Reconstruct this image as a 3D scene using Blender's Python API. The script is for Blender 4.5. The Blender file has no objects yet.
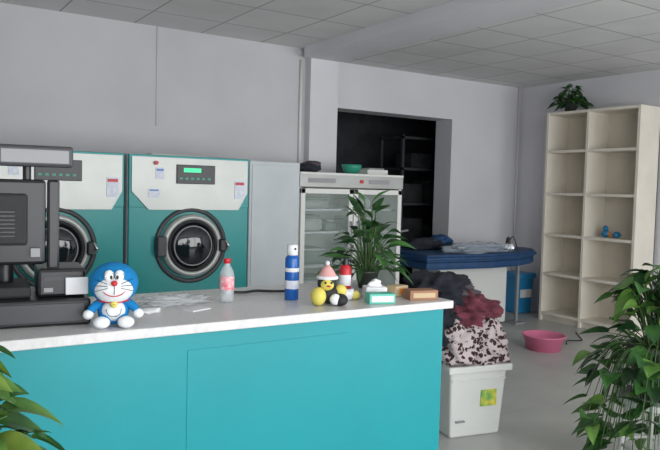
import bpy, bmesh, math, random
from mathutils import Vector, Matrix, noise
random.seed(7)
D=bpy.data; S=bpy.context.scene
S.view_settings.view_transform='Standard'

# ---------------------------------------------------------------- materials
def mat(name,col,rough=.5,metal=0,var=0.0,vscale=6,bump=0.0,bscale=40,alpha=1,spec=.5,emit=0,trans=0,coat=0,col2=None):
    m=D.materials.new(name); m.use_nodes=True
    nt=m.node_tree; b=nt.nodes['Principled BSDF']
    c=(*col,1)
    b.inputs['Base Color'].default_value=c
    b.inputs['Roughness'].default_value=rough
    b.inputs['Metallic'].default_value=metal
    b.inputs['Alpha'].default_value=alpha
    b.inputs['Specular IOR Level'].default_value=spec
    b.inputs['Transmission Weight'].default_value=trans
    b.inputs['Coat Weight'].default_value=coat
    if emit:
        b.inputs['Emission Color'].default_value=c; b.inputs['Emission Strength'].default_value=emit
    tc=nt.nodes.new('ShaderNodeTexCoord')
    if var or col2:
        n=nt.nodes.new('ShaderNodeTexNoise'); n.inputs['Scale'].default_value=vscale; n.inputs['Detail'].default_value=5
        nt.links.new(tc.outputs['Object'],n.inputs['Vector'])
        r=nt.nodes.new('ShaderNodeValToRGB')
        lo=tuple(max(0,x*(1-var)) for x in col); hi=tuple(min(1,x*(1+var)) for x in col)
        if col2: lo,hi=col,col2
        r.color_ramp.elements[0].position=.35; r.color_ramp.elements[1].position=.65
        r.color_ramp.elements[0].color=(*lo,1); r.color_ramp.elements[1].color=(*hi,1)
        nt.links.new(n.outputs['Fac'],r.inputs['Fac']); nt.links.new(r.outputs['Color'],b.inputs['Base Color'])
    if bump:
        n=nt.nodes.new('ShaderNodeTexNoise'); n.inputs['Scale'].default_value=bscale; n.inputs['Detail'].default_value=4
        nt.links.new(tc.outputs['Object'],n.inputs['Vector'])
        bp=nt.nodes.new('ShaderNodeBump'); bp.inputs['Strength'].default_value=bump; bp.inputs['Distance'].default_value=.01
        nt.links.new(n.outputs['Fac'],bp.inputs['Height']); nt.links.new(bp.outputs['Normal'],b.inputs['Normal'])
    return m
def brickmat(name,c1,c2,mortar,w,h,ms,rough,mixf=.35):
    m=D.materials.new(name); m.use_nodes=True; nt=m.node_tree; b=nt.nodes['Principled BSDF']
    tc=nt.nodes.new('ShaderNodeTexCoord'); br=nt.nodes.new('ShaderNodeTexBrick')
    br.offset=0; br.inputs['Scale'].default_value=1
    br.inputs['Color1'].default_value=(*c1,1); br.inputs['Color2'].default_value=(*c2,1); br.inputs['Mortar'].default_value=(*mortar,1)
    br.inputs['Mortar Size'].default_value=ms; br.inputs['Mortar Smooth'].default_value=0
    br.inputs['Brick Width'].default_value=w; br.inputs['Row Height'].default_value=h
    nt.links.new(tc.outputs['Object'],br.inputs['Vector'])
    n=nt.nodes.new('ShaderNodeTexNoise'); n.inputs['Scale'].default_value=2.5; n.inputs['Detail'].default_value=6
    nt.links.new(tc.outputs['Object'],n.inputs['Vector'])
    mx=nt.nodes.new('ShaderNodeMix'); mx.data_type='RGBA'; mx.blend_type='MULTIPLY'; mx.inputs['Factor'].default_value=mixf
    nt.links.new(br.outputs['Color'],mx.inputs['A']); nt.links.new(n.outputs['Fac'],mx.inputs['B'])
    nt.links.new(mx.outputs['Result'],b.inputs['Base Color'])
    b.inputs['Roughness'].default_value=rough
    return m
M={}
M['wall']=mat('wall_paint',(.57,.565,.58),.85,var=.05,vscale=1.2,bump=.08,bscale=60)
M['wallLit']=mat('wall_paint_lit',(.69,.68,.71),.85,var=.04,vscale=1.1,bump=.08,bscale=60)  # lighter copy of wall_paint, the daylight on the right side painted in
M['ceil']=brickmat('ceiling_tiles',(.82,.82,.81),(.76,.76,.75),(.40,.40,.40),.6,.6,.007,.9,.2)
M['floor']=brickmat('floor_tiles',(.60,.60,.56),(.56,.56,.53),(.48,.48,.46),.8,.8,.003,.36)
M['roomshade']=mat('storeroom_shade',(.035,.04,.045),.9,var=.2)  # near-black: the closed storeroom's shade is put into the wall colour
M['teal']=mat('teal_paint',(.0,.26,.295),.4,var=.04,vscale=2)
M['teal2']=mat('teal_machine_paint',(.0,.27,.265),.35,var=.04,vscale=2)
M['slab']=mat('counter_stone',(.64,.62,.62),.3,var=.06,vscale=50)
M['seam']=mat('seam_dark_teal',(.0,.245,.285),.5)
M['steel']=mat('brushed_steel',(.43,.44,.42),.38,metal=.35,var=.06,vscale=4)
M['greypanel']=mat('grey_panel_paint',(.50,.53,.55),.5,var=.06,vscale=3)
M['chrome']=mat('chrome',(.62,.63,.65),.15,metal=1)
M['black']=mat('black_plastic',(.012,.012,.014),.35)
M['blackm']=mat('black_matte',(.02,.02,.022),.7)
M['dgrey']=mat('dark_grey_plastic',(.05,.05,.055),.45)
M['grey']=mat('grey_plastic',(.3,.3,.31),.5)
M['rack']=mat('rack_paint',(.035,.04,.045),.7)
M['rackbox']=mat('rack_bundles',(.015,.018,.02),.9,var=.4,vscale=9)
M['white']=mat('white_plastic',(.72,.72,.69),.4)
M['paper']=mat('white_paper',(.8,.8,.82),.8)
M['towel']=mat('pale_towel',(.50,.54,.51),.9,var=.15,vscale=9,bump=.3)
M['towelg']=mat('green_grey_towel',(.22,.30,.27),.9,var=.15,vscale=9,bump=.3)
M['glassdark']=mat('drum_glass',(.012,.014,.018),.06,spec=.8)
M['cabglass']=mat('cabinet_glass',(.42,.50,.46),.06,alpha=.22,spec=.8)
M['cream']=mat('cream_shelf_board',(.80,.74,.64),.55,var=.04,vscale=4)
M['creamback']=mat('cream_shelf_back',(.68,.62,.53),.6,var=.04,vscale=4)
M['leaf']=mat('leaf_green',(.028,.10,.024),.4,col2=(.065,.19,.04),vscale=9)
M['leafd']=mat('leaf_dark_green',(.012,.045,.014),.4,col2=(.035,.10,.028),vscale=9)
M['leafm']=mat('leaf_mid_green',(.06,.16,.03),.4,col2=(.14,.27,.05),vscale=9)
M['leafy']=mat('leaf_yellow_green',(.08,.17,.025),.4,col2=(.20,.29,.05),vscale=10)
M['stem']=mat('plant_stem',(.06,.12,.035),.6)
M['soil']=mat('potting_soil',(.03,.02,.014),.95,bump=.6)
M['terra']=mat('dark_ceramic',(.05,.06,.05),.3)
M['potw']=mat('white_ceramic',(.6,.6,.58),.3)
M['wood']=mat('stool_wood',(.16,.10,.06),.6,var=.2,vscale=12)
M['plblue']=mat('plush_blue',(.0,.20,.50),.85,bump=.3,bscale=150)
M['plwhite']=mat('plush_white',(.80,.82,.84),.9,bump=.3,bscale=150)
M['red']=mat('red_plastic',(.55,.02,.03),.4)
M['yellow']=mat('yellow_plush',(.70,.60,.12),.7)
M['pink']=mat('pink_plastic',(.75,.20,.34),.4)
M['pinkl']=mat('pink_cloth',(.72,.38,.36),.9)
M['canblue']=mat('blue_can_paint',(.01,.11,.42),.25)
M['clearpl']=mat('clear_plastic',(.75,.78,.8),.15,alpha=.35,spec=.8)
M['clearnavy']=mat('clear_plastic_over_cloth',(.45,.52,.6),.2,alpha=.45,spec=.8)
M['water']=mat('clear_bottle',(.70,.74,.76),.08,alpha=.45,spec=.8)
M['label']=mat('pink_label',(.75,.12,.18),.5,col2=(.80,.6,.62),vscale=60)
M['mint']=mat('mint_box',(.12,.52,.40),.5)
M['brown']=mat('brown_card',(.32,.16,.09),.7,var=.1)
M['tan']=mat('tan_card',(.55,.42,.25),.7)
M['navy']=mat('navy_cover',(.010,.055,.15),.6,var=.2,vscale=8,bump=.2,bscale=15)
M['tblue']=mat('blue_plastic',(.02,.22,.45),.4)
M['maroon']=mat('maroon_cloth',(.17,.04,.06),.95,var=.35,vscale=14,bump=.5,bscale=60)
M['charcoal']=mat('charcoal_cloth',(.018,.02,.03),.95,var=.3,vscale=14,bump=.5,bscale=60)
M['greycl']=mat('grey_cloth',(.10,.08,.09),.95,var=.3,vscale=14,bump=.5,bscale=60)
M['green']=mat('green_plastic',(.03,.3,.2),.4)
M['ledg']=mat('led_green',(.04,.6,.25),.4,emit=1.0)
M['orange']=mat('orange_plastic',(.7,.25,.03),.4)
M['frame']=mat('window_frame_metal',(.25,.25,.26),.4,metal=.6)
M['sticker']=mat('yellow_green_sticker',(.75,.65,.08),.5,col2=(.15,.42,.10),vscale=22)
M['tag']=mat('printed_tag',(.55,.64,.80),.5,col2=(.82,.78,.80),vscale=45)
m=D.materials.new('leopard_cloth'); m.use_nodes=True; nt=m.node_tree; b=nt.nodes['Principled BSDF']; b.inputs['Roughness'].default_value=.95
tc=nt.nodes.new('ShaderNodeTexCoord'); v=nt.nodes.new('ShaderNodeTexVoronoi'); v.inputs['Scale'].default_value=30
nz=nt.nodes.new('ShaderNodeTexNoise'); nz.inputs['Scale'].default_value=20
ad=nt.nodes.new('ShaderNodeMix'); ad.data_type='VECTOR'; ad.inputs['Factor'].default_value=.06
nt.links.new(tc.outputs['Object'],nz.inputs['Vector']); nt.links.new(tc.outputs['Object'],ad.inputs[4]); nt.links.new(nz.outputs['Color'],ad.inputs[5])
nt.links.new(ad.outputs[1],v.inputs['Vector'])
r=nt.nodes.new('ShaderNodeValToRGB'); e=r.color_ramp.elements
e[0].position=.42; e[0].color=(.05,.022,.025,1); e[1].position=.50; e[1].color=(.60,.50,.50,1)
nt.links.new(v.outputs['Distance'],r.inputs['Fac']); nt.links.new(r.outputs['Color'],b.inputs['Base Color']); M['leopard']=m

# ---------------------------------------------------------------- mesh builder
class MB:
    def __init__(s): s.bm=bmesh.new(); s.mats=[]
    def mi(s,k):
        if k not in s.mats: s.mats.append(k)
        return s.mats.index(k)
    def add(s,t,k,smooth=False,mtx=None):
        i=s.mi(k)
        if mtx is not None: t.transform(mtx)
        for f in t.faces: f.material_index=i; f.smooth=smooth
        me=D.meshes.new('tmp'); t.to_mesh(me); t.free(); s.bm.from_mesh(me); D.meshes.remove(me)
    def box(s,x0,x1,y0,y1,z0,z1,k,bev=0,mtx=None,seg=2,taper=1):
        t=bmesh.new(); bmesh.ops.create_cube(t,size=1)
        for v in t.verts:
            f=taper if v.co.z<0 else 1
            v.co=Vector(((x0+x1)/2+v.co.x*(x1-x0)*f,(y0+y1)/2+v.co.y*(y1-y0)*f,(z0+z1)/2+v.co.z*(z1-z0)))
        if bev: bmesh.ops.bevel(t,geom=t.edges[:],offset=bev,segments=seg,affect='EDGES',profile=.5)
        s.add(t,k,False,mtx)
    def lathe(s,prof,k,n=32,mtx=None,smooth=True):
        t=bmesh.new(); rings=[]
        for r,z in prof:
            if r<1e-5: rings.append([t.verts.new((0,0,z))])
            else: rings.append([t.verts.new((r*math.cos(2*math.pi*i/n),r*math.sin(2*math.pi*i/n),z)) for i in range(n)])
        for a,b in zip(rings,rings[1:]):
            for i in range(n):
                j=(i+1)%n
                if len(a)==1 and len(b)==1: continue
                if len(a)==1: t.faces.new((a[0],b[i],b[j]))
                elif len(b)==1: t.faces.new((a[i],a[j],b[0]))
                else: t.faces.new((a[i],a[j],b[j],b[i]))
        bmesh.ops.recalc_face_normals(t,faces=t.faces[:])
        s.add(t,k,smooth,mtx)
    def cyl(s,c,r,h,k,axis='z',n=28,r2=None):
        r2=r if r2 is None else r2
        mt=Matrix.Translation(c)
        if axis=='y': mt=mt@Matrix.Rotation(math.pi/2,4,'X')
        if axis=='x': mt=mt@Matrix.Rotation(math.pi/2,4,'Y')
        e=min(r,h)*.06
        s.lathe([(0,-h/2),(r-e,-h/2),(r,-h/2+e),(r2,h/2-e),(r2-e,h/2),(0,h/2)],k,n,mt,False)
    def ell(s,c,sc,k,sub=3,mtx=None):
        t=bmesh.new(); bmesh.ops.create_icosphere(t,subdivisions=sub,radius=1)
        for v in t.verts: v.co=Vector((v.co.x*sc[0],v.co.y*sc[1],v.co.z*sc[2]))
        mt=Matrix.Translation(c)
        if mtx is not None: mt=mt@mtx
        s.add(t,k,True,mt)
    def torus(s,c,R,r,k,axis='z',n=40,mm=10):
        t=bmesh.new(); g=[]
        for i in range(n):
            a=2*math.pi*i/n
            g.append([t.verts.new(((R+r*math.cos(2*math.pi*j/mm))*math.cos(a),(R+r*math.cos(2*math.pi*j/mm))*math.sin(a),r*math.sin(2*math.pi*j/mm))) for j in range(mm)])
        for i in range(n):
            for j in range(mm): t.faces.new((g[i][j],g[(i+1)%n][j],g[(i+1)%n][(j+1)%mm],g[i][(j+1)%mm]))
        mt=Matrix.Translation(c)
        if axis=='y': mt=mt@Matrix.Rotation(math.pi/2,4,'X')
        s.add(t,k,True,mt)
    def tube(s,pts,r,k,n=8,r2=None):
        pts=[Vector(p) for p in pts]
        P=[]
        if len(pts)>2:
            for i in range(len(pts)-1):
                p0=pts[max(i-1,0)];p1=pts[i];p2=pts[i+1];p3=pts[min(i+2,len(pts)-1)]
                for q in range(5):
                    u=q/5
                    P.append(.5*((2*p1)+(-p0+p2)*u+(2*p0-5*p1+4*p2-p3)*u*u+(-p0+3*p1-3*p2+p3)*u**3))
            P.append(pts[-1])
        else: P=pts
        t=bmesh.new(); rings=[]
        for i,p in enumerate(P):
            d=(P[min(i+1,len(P)-1)]-P[max(i-1,0)]).normalized()
            a=d.cross(Vector((.13,.21,1))); 
            if a.length<.05: a=d.cross(Vector((1,0,0)))
            a.normalize(); b2=d.cross(a)
            rr=r if r2 is None else r+(r2-r)*i/(len(P)-1)
            rings.append([t.verts.new(p+rr*(a*math.cos(2*math.pi*j/n)+b2*math.sin(2*math.pi*j/n))) for j in range(n)])
        for a,b2 in zip(rings,rings[1:]):
            for j in range(n): t.faces.new((a[j],a[(j+1)%n],b2[(j+1)%n],b2[j]))
        t.faces.new(rings[0][::-1]); t.faces.new(rings[-1])
        bmesh.ops.recalc_face_normals(t,faces=t.faces[:])
        s.add(t,k,True)
    def blob(s,c,sc,k,amp=.15,freq=3,seed=0,sub=4,flat=None,mtx=None):
        t=bmesh.new(); bmesh.ops.create_icosphere(t,subdivisions=sub,radius=1)
        o=Vector((seed*3.1,seed*1.7,seed*.9))
        for v in t.verts:
            n=v.co.normalized()
            d=noise.noise(n*freq*.6+o)*.9+(1-abs(noise.noise(n*freq+o)))*.55-.3+noise.noise(n*freq*3+o)*.25
            p=n*(1+amp*d*1.6)
            v.co=Vector((p.x*sc[0],p.y*sc[1],p.z*sc[2]))
        mt=Matrix.Translation(c)
        if mtx is not None: mt=mt@mtx
        t.transform(mt)
        if flat is not None:
            for v in t.verts: v.co.z=max(v.co.z,flat)
        s.add(t,k,True)
    def leaf(s,base,d,L,W,k,droop=.3,roll=0,shape='heart'):
        d=Vector(d).normalized(); up=Vector((0,0,1))
        side=d.cross(up)
        if side.length<.05: side=Vector((1,0,0))
        side.normalize(); side=Matrix.Rotation(roll,3,d)@side; nrm=side.cross(d).normalized()
        if shape=='heart': ts=[-.08,0,.12,.3,.5,.7,.87,1]; ws=[.45,.75,.96,1,.82,.55,.25,.0]
        else: ts=[0,.1,.25,.42,.6,.78,.9,1]; ws=[.15,.5,.85,1,.88,.55,.28,0]
        t=bmesh.new(); rows=[]
        for a,w in zip(ts,ws):
            p=Vector(base)+d*L*a-Vector((0,0,1))*droop*L*a*a
            pc=Vector(base) if a<0 else p
            hw=W/2*w
            rows.append([t.verts.new(p-side*hw+nrm*hw*.28),t.verts.new(p-side*hw*.5+nrm*hw*.22),t.verts.new(pc),t.verts.new(p+side*hw*.5+nrm*hw*.22),t.verts.new(p+side*hw+nrm*hw*.28)])
        for a,b2 in zip(rows,rows[1:]):
            for j in range(4):
                t.faces.new((a[j],a[j+1],b2[j+1],b2[j]))
        bmesh.ops.remove_doubles(t,verts=t.verts[:],dist=1e-5)
        s.add(t,k,True)
    def poly(s,pts,z0,z1,k,bev=0):
        t=bmesh.new(); b0=[t.verts.new((x,y,z0)) for x,y in pts]; b1=[t.verts.new((x,y,z1)) for x,y in pts]
        t.faces.new(b0[::-1]); t.faces.new(b1); n=len(pts)
        for i in range(n): t.faces.new((b0[i],b0[(i+1)%n],b1[(i+1)%n],b1[i]))
        bmesh.ops.recalc_face_normals(t,faces=t.faces[:])
        if bev: bmesh.ops.bevel(t,geom=[e for e in t.edges if abs(e.verts[0].co.z-e.verts[1].co.z)<1e-6],offset=bev,segments=3,affect='EDGES')
        s.add(t,k,False)
    def done(s,name,loc=(0,0,0),rz=0):
        me=D.meshes.new(name); s.bm.to_mesh(me); s.bm.free()
        for k in s.mats: me.materials.append(M[k])
        o=D.objects.new(name,me); S.collection.objects.link(o); o.location=loc; o.rotation_euler=(0,0,rz); return o
def rbox(name,x0,x1,y0,y1,z0,z1,k,bev=0):
    m=MB(); m.box(x0,x1,y0,y1,z0,z1,k,bev); return m.done(name)

# ---------------------------------------------------------------- room
H=2.85; XL=-2.2; XR=6.95; YF=-1.6; YW=5.9; YB=6.25
rbox('floor',XL-.2,XR+.2,YF-.2,8.2,-.1,0,'floor')
rbox('ceiling',XL-.2,XR+.2,YF-.2,8.2,H,H+.1,'ceil')
rbox('wall_left',XL-.15,XL,YF,YB,0,H,'wall')
rbox('wall_right',XR,XR+.15,YF,YB+.29,0,H,'wallLit')
rbox('wall_back_left',XL,3.5,YW,YW+.2,0,H,'wall')
m=MB()
m.box(3.5,3.82,YW-.1,YB+.29,0,H,'wallLit'); m.done('wall_column')
m=MB(); m.box(5.78,XR,YB,YB+.29,0,H,'wallLit'); m.box(3.82,5.78,YB,YB+.29,2.36,H,'wallLit'); m.done('wall_back_right')
m=MB(); m.box(3.3,6.95,8.05,8.2,0,H,'roomshade'); m.box(3.3,3.45,YB+.29,8.05,0,H,'roomshade'); m.box(6.8,6.95,YB+.29,8.05,0,H,'roomshade'); m.box(3.45,6.8,YB+.29,8.05,H-.03,H,'roomshade'); m.done('wall_storeroom')
rbox('ceiling_beam',3.42,3.82,YF,YW-.1,H-.10,H,'wallLit')
rbox('baseboard_right',XR-.012,XR,YF,YB,0,.08,'wallLit')
rbox('baseboard_back',5.8,XR-.02,YB-.012,YB,0,.08,'wallLit')
m=MB(); m.box(XL,XR,YF-.2,YF,0,.25,'wall'); m.box(XL,XR,YF-.2,YF,2.6,H,'wall')
m.box(XL,-1.6,YF-.2,YF,.25,2.6,'wall'); m.box(6.5,XR,YF-.2,YF,.25,2.6,'wall'); m.done('wall_front')
m=MB()
for x in (-1.6,.4,2.4,4.4,6.44): m.box(x,x+.06,YF-.14,YF-.06,.25,2.6,'frame')
m.box(-1.6,6.5,YF-.14,YF-.06,.25,.31,'frame'); m.box(-1.6,6.5,YF-.14,YF-.06,2.54,2.6,'frame'); m.done('window_1')
m=MB(); m.tube([(3.44,5.885,1.5),(3.44,5.885,H-.11)],.014,'white'); m.tube([(2.0,5.892,2.0),(2.0,5.892,H)],.004,'wallLit'); m.done('conduit_pipe')
m=MB(); m.tube([(6.9,6.22,.1),(6.9,6.22,H)],.010,'wallLit'); m.done('conduit_pipe')

# storage rack in the dark storeroom
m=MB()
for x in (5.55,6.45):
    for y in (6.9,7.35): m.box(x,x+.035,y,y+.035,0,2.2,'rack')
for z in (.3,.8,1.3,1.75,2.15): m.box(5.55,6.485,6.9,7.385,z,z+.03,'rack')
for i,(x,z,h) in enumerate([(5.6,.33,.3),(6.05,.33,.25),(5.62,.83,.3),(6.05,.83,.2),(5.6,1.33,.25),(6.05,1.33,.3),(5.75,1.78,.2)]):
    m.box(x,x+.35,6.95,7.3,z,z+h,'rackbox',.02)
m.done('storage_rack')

# ---------------------------------------------------------------- counter
m=MB()
m.box(-.9,2.15,2.34,3.03,0,.965,'teal')
m.box(-.92,2.185,2.31,3.06,.965,1.0,'slab',.004)
m.box(.92,1.62,2.3375,2.341,.03,.90,'teal',.001)
m.box(-.9,2.15,2.337,2.34,0,.03,'seam')
m.done('reception_counter')

# ---------------------------------------------------------------- washing machines
def washer(loc):
    m=MB(); w=.455; h=1.70
    m.box(-w,w,.02,1.1,0,h,'greypanel',.01)
    m.box(-w+.004,w-.004,0,.03,.05,h-.36,'teal2',.006)
    m.box(-w+.004,w-.004,-.002,.03,0,.05,'dgrey')
    m.box(-.36,.36,-.004,.0,.12,.5,'teal2',.003)
    m.box(-w+.004,w-.004,-.004,.03,h-.37,h-.005,'teal2',.004)
    prof=[(-w+.02,h-.02),(w-.02,h-.02),(w-.02,h-.26),(w-.09,h-.385),(-w+.14,h-.385),(-w+.02,h-.26)]
    t=bmesh.new(); a=[t.verts.new((x,-.016,z)) for x,z in prof]; b=[t.verts.new((x,.0,z)) for x,z in prof]
    t.faces.new(a); t.faces.new(b[::-1])
    for i in range(6): t.faces.new((a[i],a[(i+1)%6],b[(i+1)%6],b[i]))
    bmesh.ops.recalc_face_normals(t,faces=t.faces[:]); m.add(t,'steel')
    m.box(-.12,.17,-.028,-.015,h-.20,h-.065,'black',.004)
    m.box(-.07,.06,-.031,-.027,h-.118,h-.088,'ledg')
    for i in range(6): m.box(-.10+i*.042,-.078+i*.042,-.031,-.027,h-.17,h-.155,'green')
    m.box(-.27,-.21,-.02,-.015,h-.17,h-.09,'tag'); m.box(-.32,-.24,-.02,-.015,h-.30,h-.24,'tag'); m.box(.33,.41,-.02,-.015,h-.30,h-.17,'tag')
    m.box(.335,.405,-.022,-.019,h-.20,h-.18,'red'); m.box(-.31,-.25,-.022,-.019,h-.255,h-.245,'canblue'); m.box(-.265,-.215,-.022,-.019,h-.115,h-.1,'canblue')
    m.cyl((-.27,-.03,h-.06),.014,.016,'red','y',20)
    zc=1.06
    A=Matrix.Translation((0,0,zc))@Matrix.Rotation(math.pi/2,4,'X')
    m.lathe([(.272,-.005),(.272,.012),(.262,.020),(.245,.020),(.24,.0)],'dgrey',40,A)
    m.lathe([(.225,.0),(.225,.04),(.205,.055),(.19,.05),(.175,.03),(.165,.02)],'steel',48,A)
    m.torus((0,-.045,zc),.175,.012,'blackm','y')
    m.lathe([(.17,.02),(.15,.045),(.11,.065),(.05,.075),(0,.078)],'glassdark',40,A)
    m.torus((0,-.05,zc),.14,.005,'grey','y')
    m.box(-.265,-.20,-.07,-.0,zc-.07,zc+.07,'dgrey',.008)
    m.box(.195,.25,-.085,-.02,zc-.045,zc+.045,'black',.01); m.tube([(.235,-.08,zc+.04),(.25,-.10,zc),(.235,-.08,zc-.04)],.009,'chrome')
    m.box(-.2,.2,.3,.8,h,h+.02,'steel',.004)
    m.done('washing_machine',loc)
washer((1.86,4.7,0)); washer((.925,4.7,0)); washer((-.01,4.7,0))
m=MB(); m.box(0,.44,0,1.05,0,1.69,'greypanel',.008); m.box(.02,.42,-.006,.002,.06,1.66,'greypanel',.003)
for i in range(6): m.box(.1,.34,-.009,-.004,.2+i*.03,.21+i*.03,'dgrey')
m.done('equipment_cabinet',(2.33,4.72,0))

# ---------------------------------------------------------------- glass disinfection cabinet
m=MB(); W=1.12; Hc=1.63
m.box(0,.03,0,.6,0.08,Hc,'white'); m.box(W-.03,W,0,.6,.08,Hc,'white'); m.box(0,W,.57,.6,.08,Hc,'white')
m.box(0,W,0,.6,Hc-.03,Hc,'white',.004); m.box(0,W,0,.6,.08,.2,'white'); m.box(.03,W-.03,.02,.57,0,.08,'dgrey')
m.box(0,W,-.03,.0,Hc-.13,Hc,'steel',.006); m.box(0,W,-.034,.0,Hc-.02,Hc,'white',.004)
m.box(.08,.36,-.034,-.03,Hc-.09,Hc-.05,'grey'); m.box(.62,.66,-.034,-.03,Hc-.085,Hc-.055,'red'); m.box(.72,.95,-.034,-.03,Hc-.09,Hc-.05,'grey')
for x0 in (.012,.565):
    x1=x0+.543; z0=.22; z1=Hc-.14; f=.045
    m.box(x0,x0+f,-.03,0,z0,z1,'white',.004); m.box(x1-f,x1,-.03,0,z0,z1,'white',.004)
    m.box(x0,x1,-.03,0,z1-f,z1,'white',.004); m.box(x0,x1,-.03,0,z0,z0+f,'white',.004)
    m.box(x0+f,x1-f,-.018,-.012,z0+f,z1-f,'cabglass')
m.tube([(.525,-.04,.75),(.525,-.06,.8),(.525,-.06,1.15),(.525,-.04,1.2)],.009,'grey'); m.tube([(.60,-.04,.75),(.60,-.06,.8),(.60,-.06,1.15),(.60,-.04,1.2)],.009,'grey')
for z in (.5,.8,1.1,1.3):
    m.box(.03,W-.03,.035,.043,z-.006,z+.012,'chrome')
    for i in range(12): m.box(.03,W-.03,.08+i*.04,.084+i*.04,z,z+.006,'chrome')
for i,(x,z,wd,h,k) in enumerate([(.1,.507,.36,.16,'towel'),(.62,.507,.4,.2,'towelg'),(.12,.807,.3,.12,'towelg'),(.65,.807,.34,.18,'towel'),(.1,1.107,.25,.12,'towel'),(.38,1.107,.12,.08,'towelg'),(.66,1.107,.32,.1,'towelg'),(.12,1.307,.3,.08,'towel'),(.68,1.307,.2,.1,'towel'),(.55,.22,.4,.2,'charcoal')]):
    m.box(x,x+wd,.14,.48,z,z+h,k,.03)
    m.box(x+.02,x+wd-.02,.15,.46,z+h,z+h+.025,'towelg' if k=='towel' else 'towel',.012)
m.done('glass_door_cabinet',(2.98,5.1,0))
m=MB(); m.lathe([(0,0),(.06,0),(.09,.06),(.095,.09),(.085,.09),(.055,.01)],'green',28); m.lathe([(0,.07),(.085,.085)],'potw'); m.done('green_bowl',(3.70,5.35,1.63))
m=MB(); m.blob((0,0,.04),(.13,.1,.045),'charcoal',.2,3,4,flat=0); m.blob((.05,0,.075),(.08,.07,.03),'greycl',.2,3,6); m.done('folded_cloth',(3.18,5.3,1.63))
m=MB(); m.box(-.12,.12,-.08,.08,0,.05,'white',.006); m.box(-.09,.09,-.06,.06,.05,.065,'grey',.004); m.done('small_appliance_box',(3.95,5.35,1.63))

# ---------------------------------------------------------------- ironing table
m=MB()
prof=[(4.45,5.1),(5.3,5.0),(5.75,5.05),(6.15,5.2),(6.33,5.4),(6.36,5.55),(6.25,5.68),(5.9,5.82),(5.3,5.92),(4.45,5.95)]
m.poly(prof,.79,.86,'navy',.025)
m.poly([(5.2+(x-5.2)*.97,5.5+(y-5.5)*.93) for x,y in prof],.71,.80,'navy',.02)
m.box(4.85,5.85,5.35,5.80,.05,.71,'white',.012); m.box(4.9,5.8,5.345,5.355,.1,.62,'white',.004)
m.box(4.88,5.82,5.38,5.78,0,.05,'dgrey')
m.box(5.0,5.2,5.335,5.35,.5,.58,'dgrey',.004)
m.box(6.1,6.13,5.42,5.45,0,.71,'grey'); m.box(6.02,6.18,5.35,5.52,0,.02,'grey')
m.tube([(4.7,5.92,.84),(4.7,5.97,1.0),(4.9,5.95,1.05)],.012,'grey')
m.done('ironing_table')
m=MB(); m.blob((0,0,.06),(.30,.12,.065),'charcoal',.2,3,3,flat=0); m.blob((.14,-.0,.09),(.15,.10,.06),'navy',.25,3,5,flat=0.002); m.done('dark_garment_heap',(4.98,5.68,.862))
m=MB(); m.blob((0,0,.04),(.40,.17,.055),'clearnavy',.35,4,9,flat=0); m.done('plastic_garment_bag',(5.30,5.26,.862))
m=MB()
m.poly([(-.05,-.1),(.05,-.1),(.06,0),(.035,.08),(0,.12),(-.035,.08),(-.06,0)],0,.03,'chrome',.004)
m.poly([(-.045,-.09),(.045,-.09),(.05,0),(.03,.06),(0,.09),(-.03,.06),(-.05,0)],.03,.06,'white',.008)
m.tube([(0,-.08,.06),(0,-.07,.11),(0,.0,.12),(0,.05,.06)],.014,'dgrey')
m.done('steam_iron',(5.95,5.45,.862),-.6)
m=MB(); m.tube([(6.02,5.50,.90),(6.12,5.55,.98),(6.28,5.65,.95),(6.42,5.70,.72),(6.44,5.72,.45),(6.42,5.72,.2),(6.40,5.72,.02)],.006,'black'); m.done('steam_hose')
m=MB(); m.box(-.14,.14,-.14,.14,0,.46,'tblue',.015,taper=.88); m.box(-.16,.16,-.16,.16,.44,.50,'tblue',.012); m.box(-.1,.1,-.145,-.135,.2,.3,'white'); m.done('blue_storage_bin',(6.70,5.95,0))

# ---------------------------------------------------------------- tall shelf
m=MB(); X0,X1,Y0,Y1,T=6.56,6.92,4.28,5.48,2.44
t=.03
for y in (Y0,4.90,Y1-t): m.box(X0,X1,y,y+t,0,T,'cream')
m.box(X1-.012,X1,Y0,Y1,0,T,'creamback')
for z in (.07,.54,1.0,1.48,1.97,T-t):
    m.box(X0+.004,X1,Y0+.002,Y1-.002,z,z+t,'cream')
m.box(X0+.03,X0+.045,Y0,Y1,0,.07,'creamback')
m.done('shelving_unit')
m=MB(); m.ell((0,0,.04),(.045,.045,.04),'tblue'); m.ell((0,0,.10),(.03,.03,.03),'tblue'); m.ell((0,-.035,.04),(.02,.02,.02),'orange'); m.done('toy_figurine',(6.72,4.74,1.031))
m=MB(); m.ell((0,0,.035),(.05,.04,.035),'tblue'); m.ell((0,.06,.02),(.02,.02,.02),'orange'); m.done('toy_figurine',(6.72,4.60,1.031))

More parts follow.
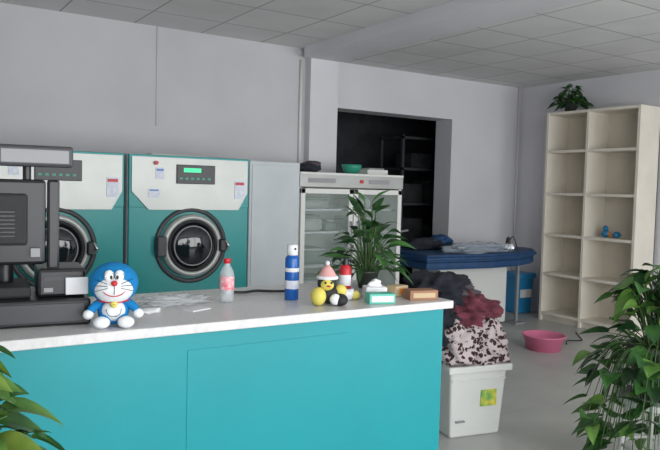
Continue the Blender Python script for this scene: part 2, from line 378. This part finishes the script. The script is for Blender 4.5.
# ---------------------------------------------------------------- plants
def pothos(name,loc,potr,poth,n,R,zup,zdn,L,ks,pot='terra',stand=0,shape='heart',wf=.8,seed=1,zmin=None,topbias=0,sk='wood'):
    rr=random.Random(seed); m=MB(); zb=stand
    if stand:
        m.cyl((0,0,stand-.015),potr*1.25,.03,sk)
        for a in range(4):
            ca,sa=math.cos(a*math.pi/2+.7),math.sin(a*math.pi/2+.7)
            m.tube([(ca*potr*1.15,sa*potr*1.15,0),(ca*potr*.9,sa*potr*.9,stand-.03)],.014,sk)
        m.torus((0,0,stand*.4),potr*1.0,.009,sk)
    m.lathe([(0,zb),(potr*.72,zb),(potr*.95,zb+poth*.85),(potr*1.03,zb+poth*.86),(potr*1.03,zb+poth),(potr*.92,zb+poth),(potr*.9,zb+poth*.9)],pot,36)
    m.lathe([(0,zb+poth*.92),(potr*.93,zb+poth*.9)],'soil',24)
    top=zb+poth*.9
    for i in range(n):
        a=rr.random()*2*math.pi; f=math.sqrt(rr.random())
        r=R*f*(.75+.3*rr.random())
        hh=zup*(1-f*f)*(.55+.55*rr.random()) - (zdn*rr.random() if f>.55 else 0)
        if zmin is not None: hh=max(hh,zmin-top)
        p=Vector((r*math.cos(a),r*math.sin(a),top+hh))
        r0=potr*.5*rr.random()
        b=Vector((r0*math.cos(a),r0*math.sin(a),top-.005))
        mid=(b+p)/2+Vector((math.cos(a)*.1*r,math.sin(a)*.1*r,max(.03,.5*abs(hh))*.6+ (.12*R if hh<0 else 0)))
        m.tube([b,mid,p],.0035,'stem',5,.002)
        if rr.random()<.75: da=a+rr.uniform(-.8,.8)
        else: da=rr.random()*6.28
        el=rr.uniform(-.5,.5)+topbias*(1-f)
        d=Vector((math.cos(da),math.sin(da),el))
        l=L*rr.uniform(.65,1.15)
        m.leaf(p,d,l,l*wf,rr.choice(ks),rr.uniform(.15,.65),rr.uniform(-.7,.7),shape)
    return m.done(name,loc)
pothos('potted_pothos',(3.40,2.04,0),.16,.28,300,.38,.40,.78,.13,['leaf','leaf','leafd','leafm'],'terra',.45,seed=3,zmin=.15,sk='white')
pothos('potted_pothos',(.08,1.62,0),.11,.2,130,.215,.30,.22,.115,['leafy','leafm','leafm','leaf','leaf'],'potw',.74,seed=6,wf=.66)
pothos('potted_leafy_plant',(2.05,2.80,1.0),.06,.09,105,.16,.33,.0,.13,['leafd','leafd','leaf'],'terra',0,'long',.34,seed=8,topbias=1.6,zmin=.07)
pothos('potted_trailing_plant',(6.72,5.28,2.441),.08,.12,80,.19,.20,.04,.10,['leafd','leafd','leaf'],'terra',0,seed=11,zmin=.07)

# ---------------------------------------------------------------- cash register terminal
m=MB()
m.box(-.30,.17,-.16,.20,0,.09,'black',.008)
m.box(-.28,.15,-.165,-.158,.012,.078,'dgrey',.003)
m.box(-.30,-.02,-.10,.16,.09,.13,'blackm',.01)
m.box(.00,.16,-.10,.12,.09,.19,'black',.012)
m.box(.02,.14,-.104,-.098,.15,.165,'dgrey')
m.box(.09,.165,-.12,-.108,.10,.16,'paper',.002)
m.box(.02,.05,-.108,-.1,.11,.125,'grey')
m.tube([(-.10,.05,.12),(-.10,.05,.24),(-.09,.02,.34)],.03,'black',14)
m.box(-.34,.03,-.045,-.005,.20,.50,'black',.012)
m.box(-.28,-.03,-.062,-.044,.27,.45,'blackm',.01)
for i in range(7): m.box(-.25,-.07,-.065,-.061,.30+i*.014,.305+i*.014,'black')
m.box(.035,.075,-.05,.0,.14,.50,'black',.008)
m.box(-.02,.01,-.066,-.06,.23,.26,'grey')
m.cyl((-.03,.0,.52),.014,.10,'black')
m.box(-.13,.12,-.05,.02,.545,.62,'dgrey',.01)
m.box(-.115,.105,-.054,-.049,.558,.605,'grey',.002)
m.done('cash_register_terminal',(.46,2.64,1.001),-.12)

# ---------------------------------------------------------------- blue cat plush
m=MB()
hd=(0,0,.148)
m.ell(hd,(.083,.074,.074),'plblue',4)
m.ell((0,-.022,.138),(.069,.060,.058),'plwhite',4)
m.ell((-.017,-.068,.180),(.017,.013,.022),'plwhite',3); m.ell((.017,-.068,.180),(.017,.013,.022),'plwhite',3)
m.ell((-.010,-.080,.178),(.0045,.004,.007),'black',2); m.ell((.010,-.080,.178),(.0045,.004,.007),'black',2)
for s in (-1,1): m.torus((s*.017,-.075,.180),.0155,.0009,'black','y',24,6)
m.ell((0,-.084,.158),(.011,.011,.010),'red',3)
m.tube([(0,-.083,.150),(0,-.082,.120)],.0013,'black',6)
m.tube([(-.04,-.068,.132),(-.022,-.078,.118),(0,-.081,.113),(.022,-.078,.118),(.04,-.068,.132)],.0018,'red',6)
for s in (-1,1):
    for dz,e in ((.010,.012),(0,0),(-.010,-.010)):
        m.tube([(s*.022,-.081,.148+dz*.7),(s*.062,-.060,.148+dz+e)],.0011,'black',5)
m.ell((0,.004,.052),(.054,.046,.050),'plblue',4)
m.ell((0,-.018,.055),(.041,.034,.038),'plwhite',3)
m.lathe([(.046,.084),(.054,.088),(.056,.092),(.050,.097),(.044,.094)],'red',32)
m.ell((0,-.056,.082),(.012,.011,.012),'yellow',3); m.tube([(-.012,-.058,.083),(0,-.067,.083),(.012,-.058,.083)],.0012,'brown',5)
m.tube([(-.026,-.050,.066),(-.018,-.056,.046),(0,-.057,.040),(.018,-.056,.046),(.026,-.050,.066)],.0011,'black',5)
for s in (-1,1):
    m.tube([(s*.044,0,.080),(s*.066,-.012,.066),(s*.078,-.022,.052)],.017,'plblue',12,.013)
    m.ell((s*.083,-.026,.044),(.018,.018,.017),'plwhite',3)
    m.tube([(s*.026,-.01,.026),(s*.036,-.045,.022)],.024,'plblue',14,.021)
    m.ell((s*.040,-.060,.021),(.028,.023,.021),'plwhite',3)
m.tube([(0,.045,.03),(0,.065,.04)],.003,'plblue'); m.ell((0,.07,.042),(.010,.010,.010),'red',2)
m.done('blue_cat_plush',(.675,2.415,1.0),-.25)

# ---------------------------------------------------------------- counter items
m=MB()
m.lathe([(0,.0),(.026,0),(.031,.006),(.031,.05),(.0295,.055),(.031,.06),(.031,.115),(.029,.13),(.018,.152),(.013,.160),(.013,.168)],'water',28)
m.lathe([(.0316,.055),(.0318,.06),(.0318,.108),(.0316,.112)],'label',28)
m.lathe([(0,.188),(.014,.188),(.0155,.185),(.0155,.168),(.012,.166)],'red',20)
m.done('water_bottle',(1.23,2.69,1.0))
m=MB()
m.lathe([(0,0),(.029,0),(.031,.004),(.031,.18),(.029,.188),(.020,.198),(.014,.2)],'canblue',28)
m.lathe([(.0313,.05),(.0315,.052),(.0315,.085),(.0313,.087)],'tag',28); m.lathe([(.0313,.125),(.0315,.127),(.0315,.14),(.0313,.142)],'paper',28)
m.lathe([(.0,.245),(.018,.245),(.024,.24),(.025,.2),(.02,.197)],'paper',24); m.box(-.004,.004,-.028,-.018,.222,.232,'black')
m.done('spray_can',(1.52,2.64,1.0))
m=MB()
m.lathe([(0,0),(.026,0),(.028,.005),(.028,.12),(.02,.138),(.012,.142)],'red',24); m.lathe([(.0283,.045),(.0284,.095)],'paper',24)
m.lathe([(0,.175),(.014,.175),(.016,.172),(.016,.142)],'black',20); m.box(-.03,0,-.006,.006,.16,.172,'black',.002)
m.done('red_squeeze_bottle',(1.82,2.66,1.0))
m=MB()
m.ell((0,0,.045),(.045,.04,.042),'blackm',3); m.ell((-.01,-.012,.095),(.042,.038,.036),'blackm',3); m.ell((-.012,-.026,.092),(.032,.028,.028),'yellow',3); m.ell((-.05,-.03,.04),(.034,.036,.040),'yellow',3)
m.ell((.045,-.035,.026),(.032,.04,.026),'blackm',3); m.ell((.05,0,.06),(.028,.025,.028),'yellow',3); m.ell((.02,-.05,.03),(.024,.02,.024),'plwhite',3)
m.ell((-.024,-.052,.10),(.005,.004,.006),'black',2); m.ell((.002,-.052,.10),(.005,.004,.006),'black',2); m.ell((-.01,-.055,.086),(.010,.007,.004),'red',2)
m.lathe([(.045,.115),(.042,.122),(.022,.155),(0,.178)],'pinkl',24,Matrix.Translation((-.008,0,0))); m.ell((-.008,0,.178),(.010,.010,.010),'plwhite',2)
m.torus((-.008,0,.117),.040,.008,'plwhite')
m.done('small_plush_doll',(1.60,2.46,1.0),-.4)
m=MB(); m.blob((0,0,.024),(.045,.035,.026),'paper',.3,3,2,3,flat=0); m.ell((.05,-.01,.02),(.024,.02,.02),'yellow',3); m.ell((-.03,-.025,.018),(.022,.016,.018),'pinkl',3); m.done('candy_bag',(1.73,2.53,1.0))
m=MB(); m.box(-.06,.06,-.035,.035,0,.045,'mint',.004); m.box(-.05,.05,-.037,-.034,.01,.035,'paper'); m.done('soap_box',(1.83,2.40,1.0),-.3)
m=MB(); m.box(-.05,.05,-.04,.04,0,.055,'paper',.006); m.blob((0,0,.06),(.03,.015,.025),'paper',.3,3,5,3); m.done('tissue_pack',(1.89,2.52,1.0),-.4)
m=MB(); m.box(-.07,.07,-.04,.04,0,.045,'brown',.003); m.box(-.055,.055,-.042,-.039,.012,.034,'tan'); m.done('brown_card_box',(2.07,2.41,1.0),-.25)
m=MB(); m.box(-.045,.045,-.03,.03,0,.05,'tan',.004); m.box(-.02,.02,-.032,-.029,.015,.04,'orange'); m.done('tan_card_box',(2.03,2.53,1.0),.2)
m=MB(); m.blob((0,0,.016),(.13,.07,.02),'clearpl',.4,5,12,4,flat=0); m.blob((-.05,-.03,.012),(.07,.05,.014),'clearpl',.3,4,3,3,flat=0); m.done('plastic_bag',(1.01,2.74,1.0))
m=MB(); m.blob((0,0,.010),(.04,.03,.010),'paper',.35,4,3,3,flat=0); m.done('crumpled_wrapper',(.86,2.58,1.0))
m=MB(); m.box(-.05,.05,-.03,.03,0,.004,'paper'); m.done('paper_note',(1.05,2.58,1.0),.4)
m=MB(); m.tube([(-.12,.02,.007),(-.05,-.01,.007),(.02,.01,.007),(.08,-.03,.007),(.16,-.06,.007)],.006,'black'); m.box(-.15,-.11,0,.03,0,.014,'black',.003); m.done('power_cable',(1.45,2.88,1.0))

# ---------------------------------------------------------------- laundry bin and clothes
m=MB()
m.box(-.20,.20,-.22,.22,0,.42,'white',.015,taper=.88)
m.box(-.225,.225,-.245,.245,.405,.45,'white',.01)
m.box(-.19,.19,-.226,-.214,.355,.365,'white',.002)
for s in (-1,1): m.box(s*.228-.012,s*.228+.012,-.08,.08,.32,.39,'white',.006)
m.box(.02,.13,-.219,-.207,.19,.29,'sticker'); m.box(-.15,-.09,-.219,-.207,.1,.11,'grey')
m.done('laundry_bin',(3.08,3.18,0),-.2)
m=MB(); F0=.451
m.blob((.02,0,.55),(.22,.24,.16),'leopard',.28,3.5,2,flat=F0)
m.blob((.07,-.14,.54),(.15,.12,.15),'leopard',.3,4,7,flat=F0)
m.blob((-.11,-.14,.55),(.13,.12,.13),'leopard',.3,4,17,flat=F0)
m.blob((.08,.04,.75),(.16,.15,.08),'maroon',.4,4,4,flat=F0)
m.blob((.0,-.06,.70),(.12,.11,.055),'maroon',.4,5,14,flat=F0)
m.blob((-.18,.03,.68),(.13,.18,.18),'charcoal',.3,4,5,flat=F0)
m.blob((-.13,.12,.87),(.20,.17,.10),'charcoal',.35,4,8,flat=F0)
m.blob((.03,.16,.83),(.14,.13,.07),'greycl',.35,4,18,flat=F0)
m.blob((.17,-.05,.53),(.07,.12,.09),'greycl',.3,4,9,flat=F0)
m.done('laundry_pile',(3.08,3.18,0),-.2)
m=MB(); m.lathe([(0,.006),(.14,.006),(.15,0),(.155,.0),(.195,.135),(.21,.138),(.21,.145),(.19,.146),(.148,.014),(0,.012)],'pink',44); m.done('pink_basin',(5.33,4.38,0))
m=MB(); m.tube([(0,0,.007),(.15,.1,.007),(.3,.05,.007),(.45,.2,.007),(.6,.35,.007)],.006,'black'); m.done('floor_cable',(5.7,4.4,0))

# ---------------------------------------------------------------- lights
def area(name,loc,rot,sx,sy,p,col=(1,1,1)):
    l=D.lights.new(name,'AREA'); l.shape='RECTANGLE'; l.size=sx; l.size_y=sy; l.energy=p; l.color=col
    o=D.objects.new(name,l); S.collection.objects.link(o); o.location=loc; o.rotation_euler=rot; return o
area('daylight_storefront',(2.6,YF-.5,1.5),(math.radians(90),0,0),8,2.4,355,(.96,.985,1.0))
w=D.worlds.new('sky'); S.world=w; w.use_nodes=True; nt=w.node_tree; bg=nt.nodes['Background']
sk=nt.nodes.new('ShaderNodeTexSky'); sk.sky_type='HOSEK_WILKIE'; sk.turbidity=6; sk.sun_direction=(.2,-.5,.6)
nt.links.new(sk.outputs['Color'],bg.inputs['Color']); bg.inputs['Strength'].default_value=.6

# ---------------------------------------------------------------- camera
yaw=math.radians(33); p=math.radians(3.1); r=math.radians(1.5)
F=Vector((math.sin(yaw),math.cos(yaw),0)); R=Vector((math.cos(yaw),-math.sin(yaw),0)); Z=Vector((0,0,1))
Fp=F*math.cos(p)-Z*math.sin(p); Up=Z*math.cos(p)+F*math.sin(p)
cr=R*math.cos(r)+Up*math.sin(r); cu=-R*math.sin(r)+Up*math.cos(r)
cam=D.cameras.new('camera'); co=D.objects.new('camera',cam); S.collection.objects.link(co)
mt=Matrix((cr,cu,-Fp)).transposed().to_4x4(); mt.translation=Vector((0,0,1.5)); co.matrix_world=mt
cam.lens=690/660*36; cam.sensor_width=36; cam.clip_start=.05
S.camera=co
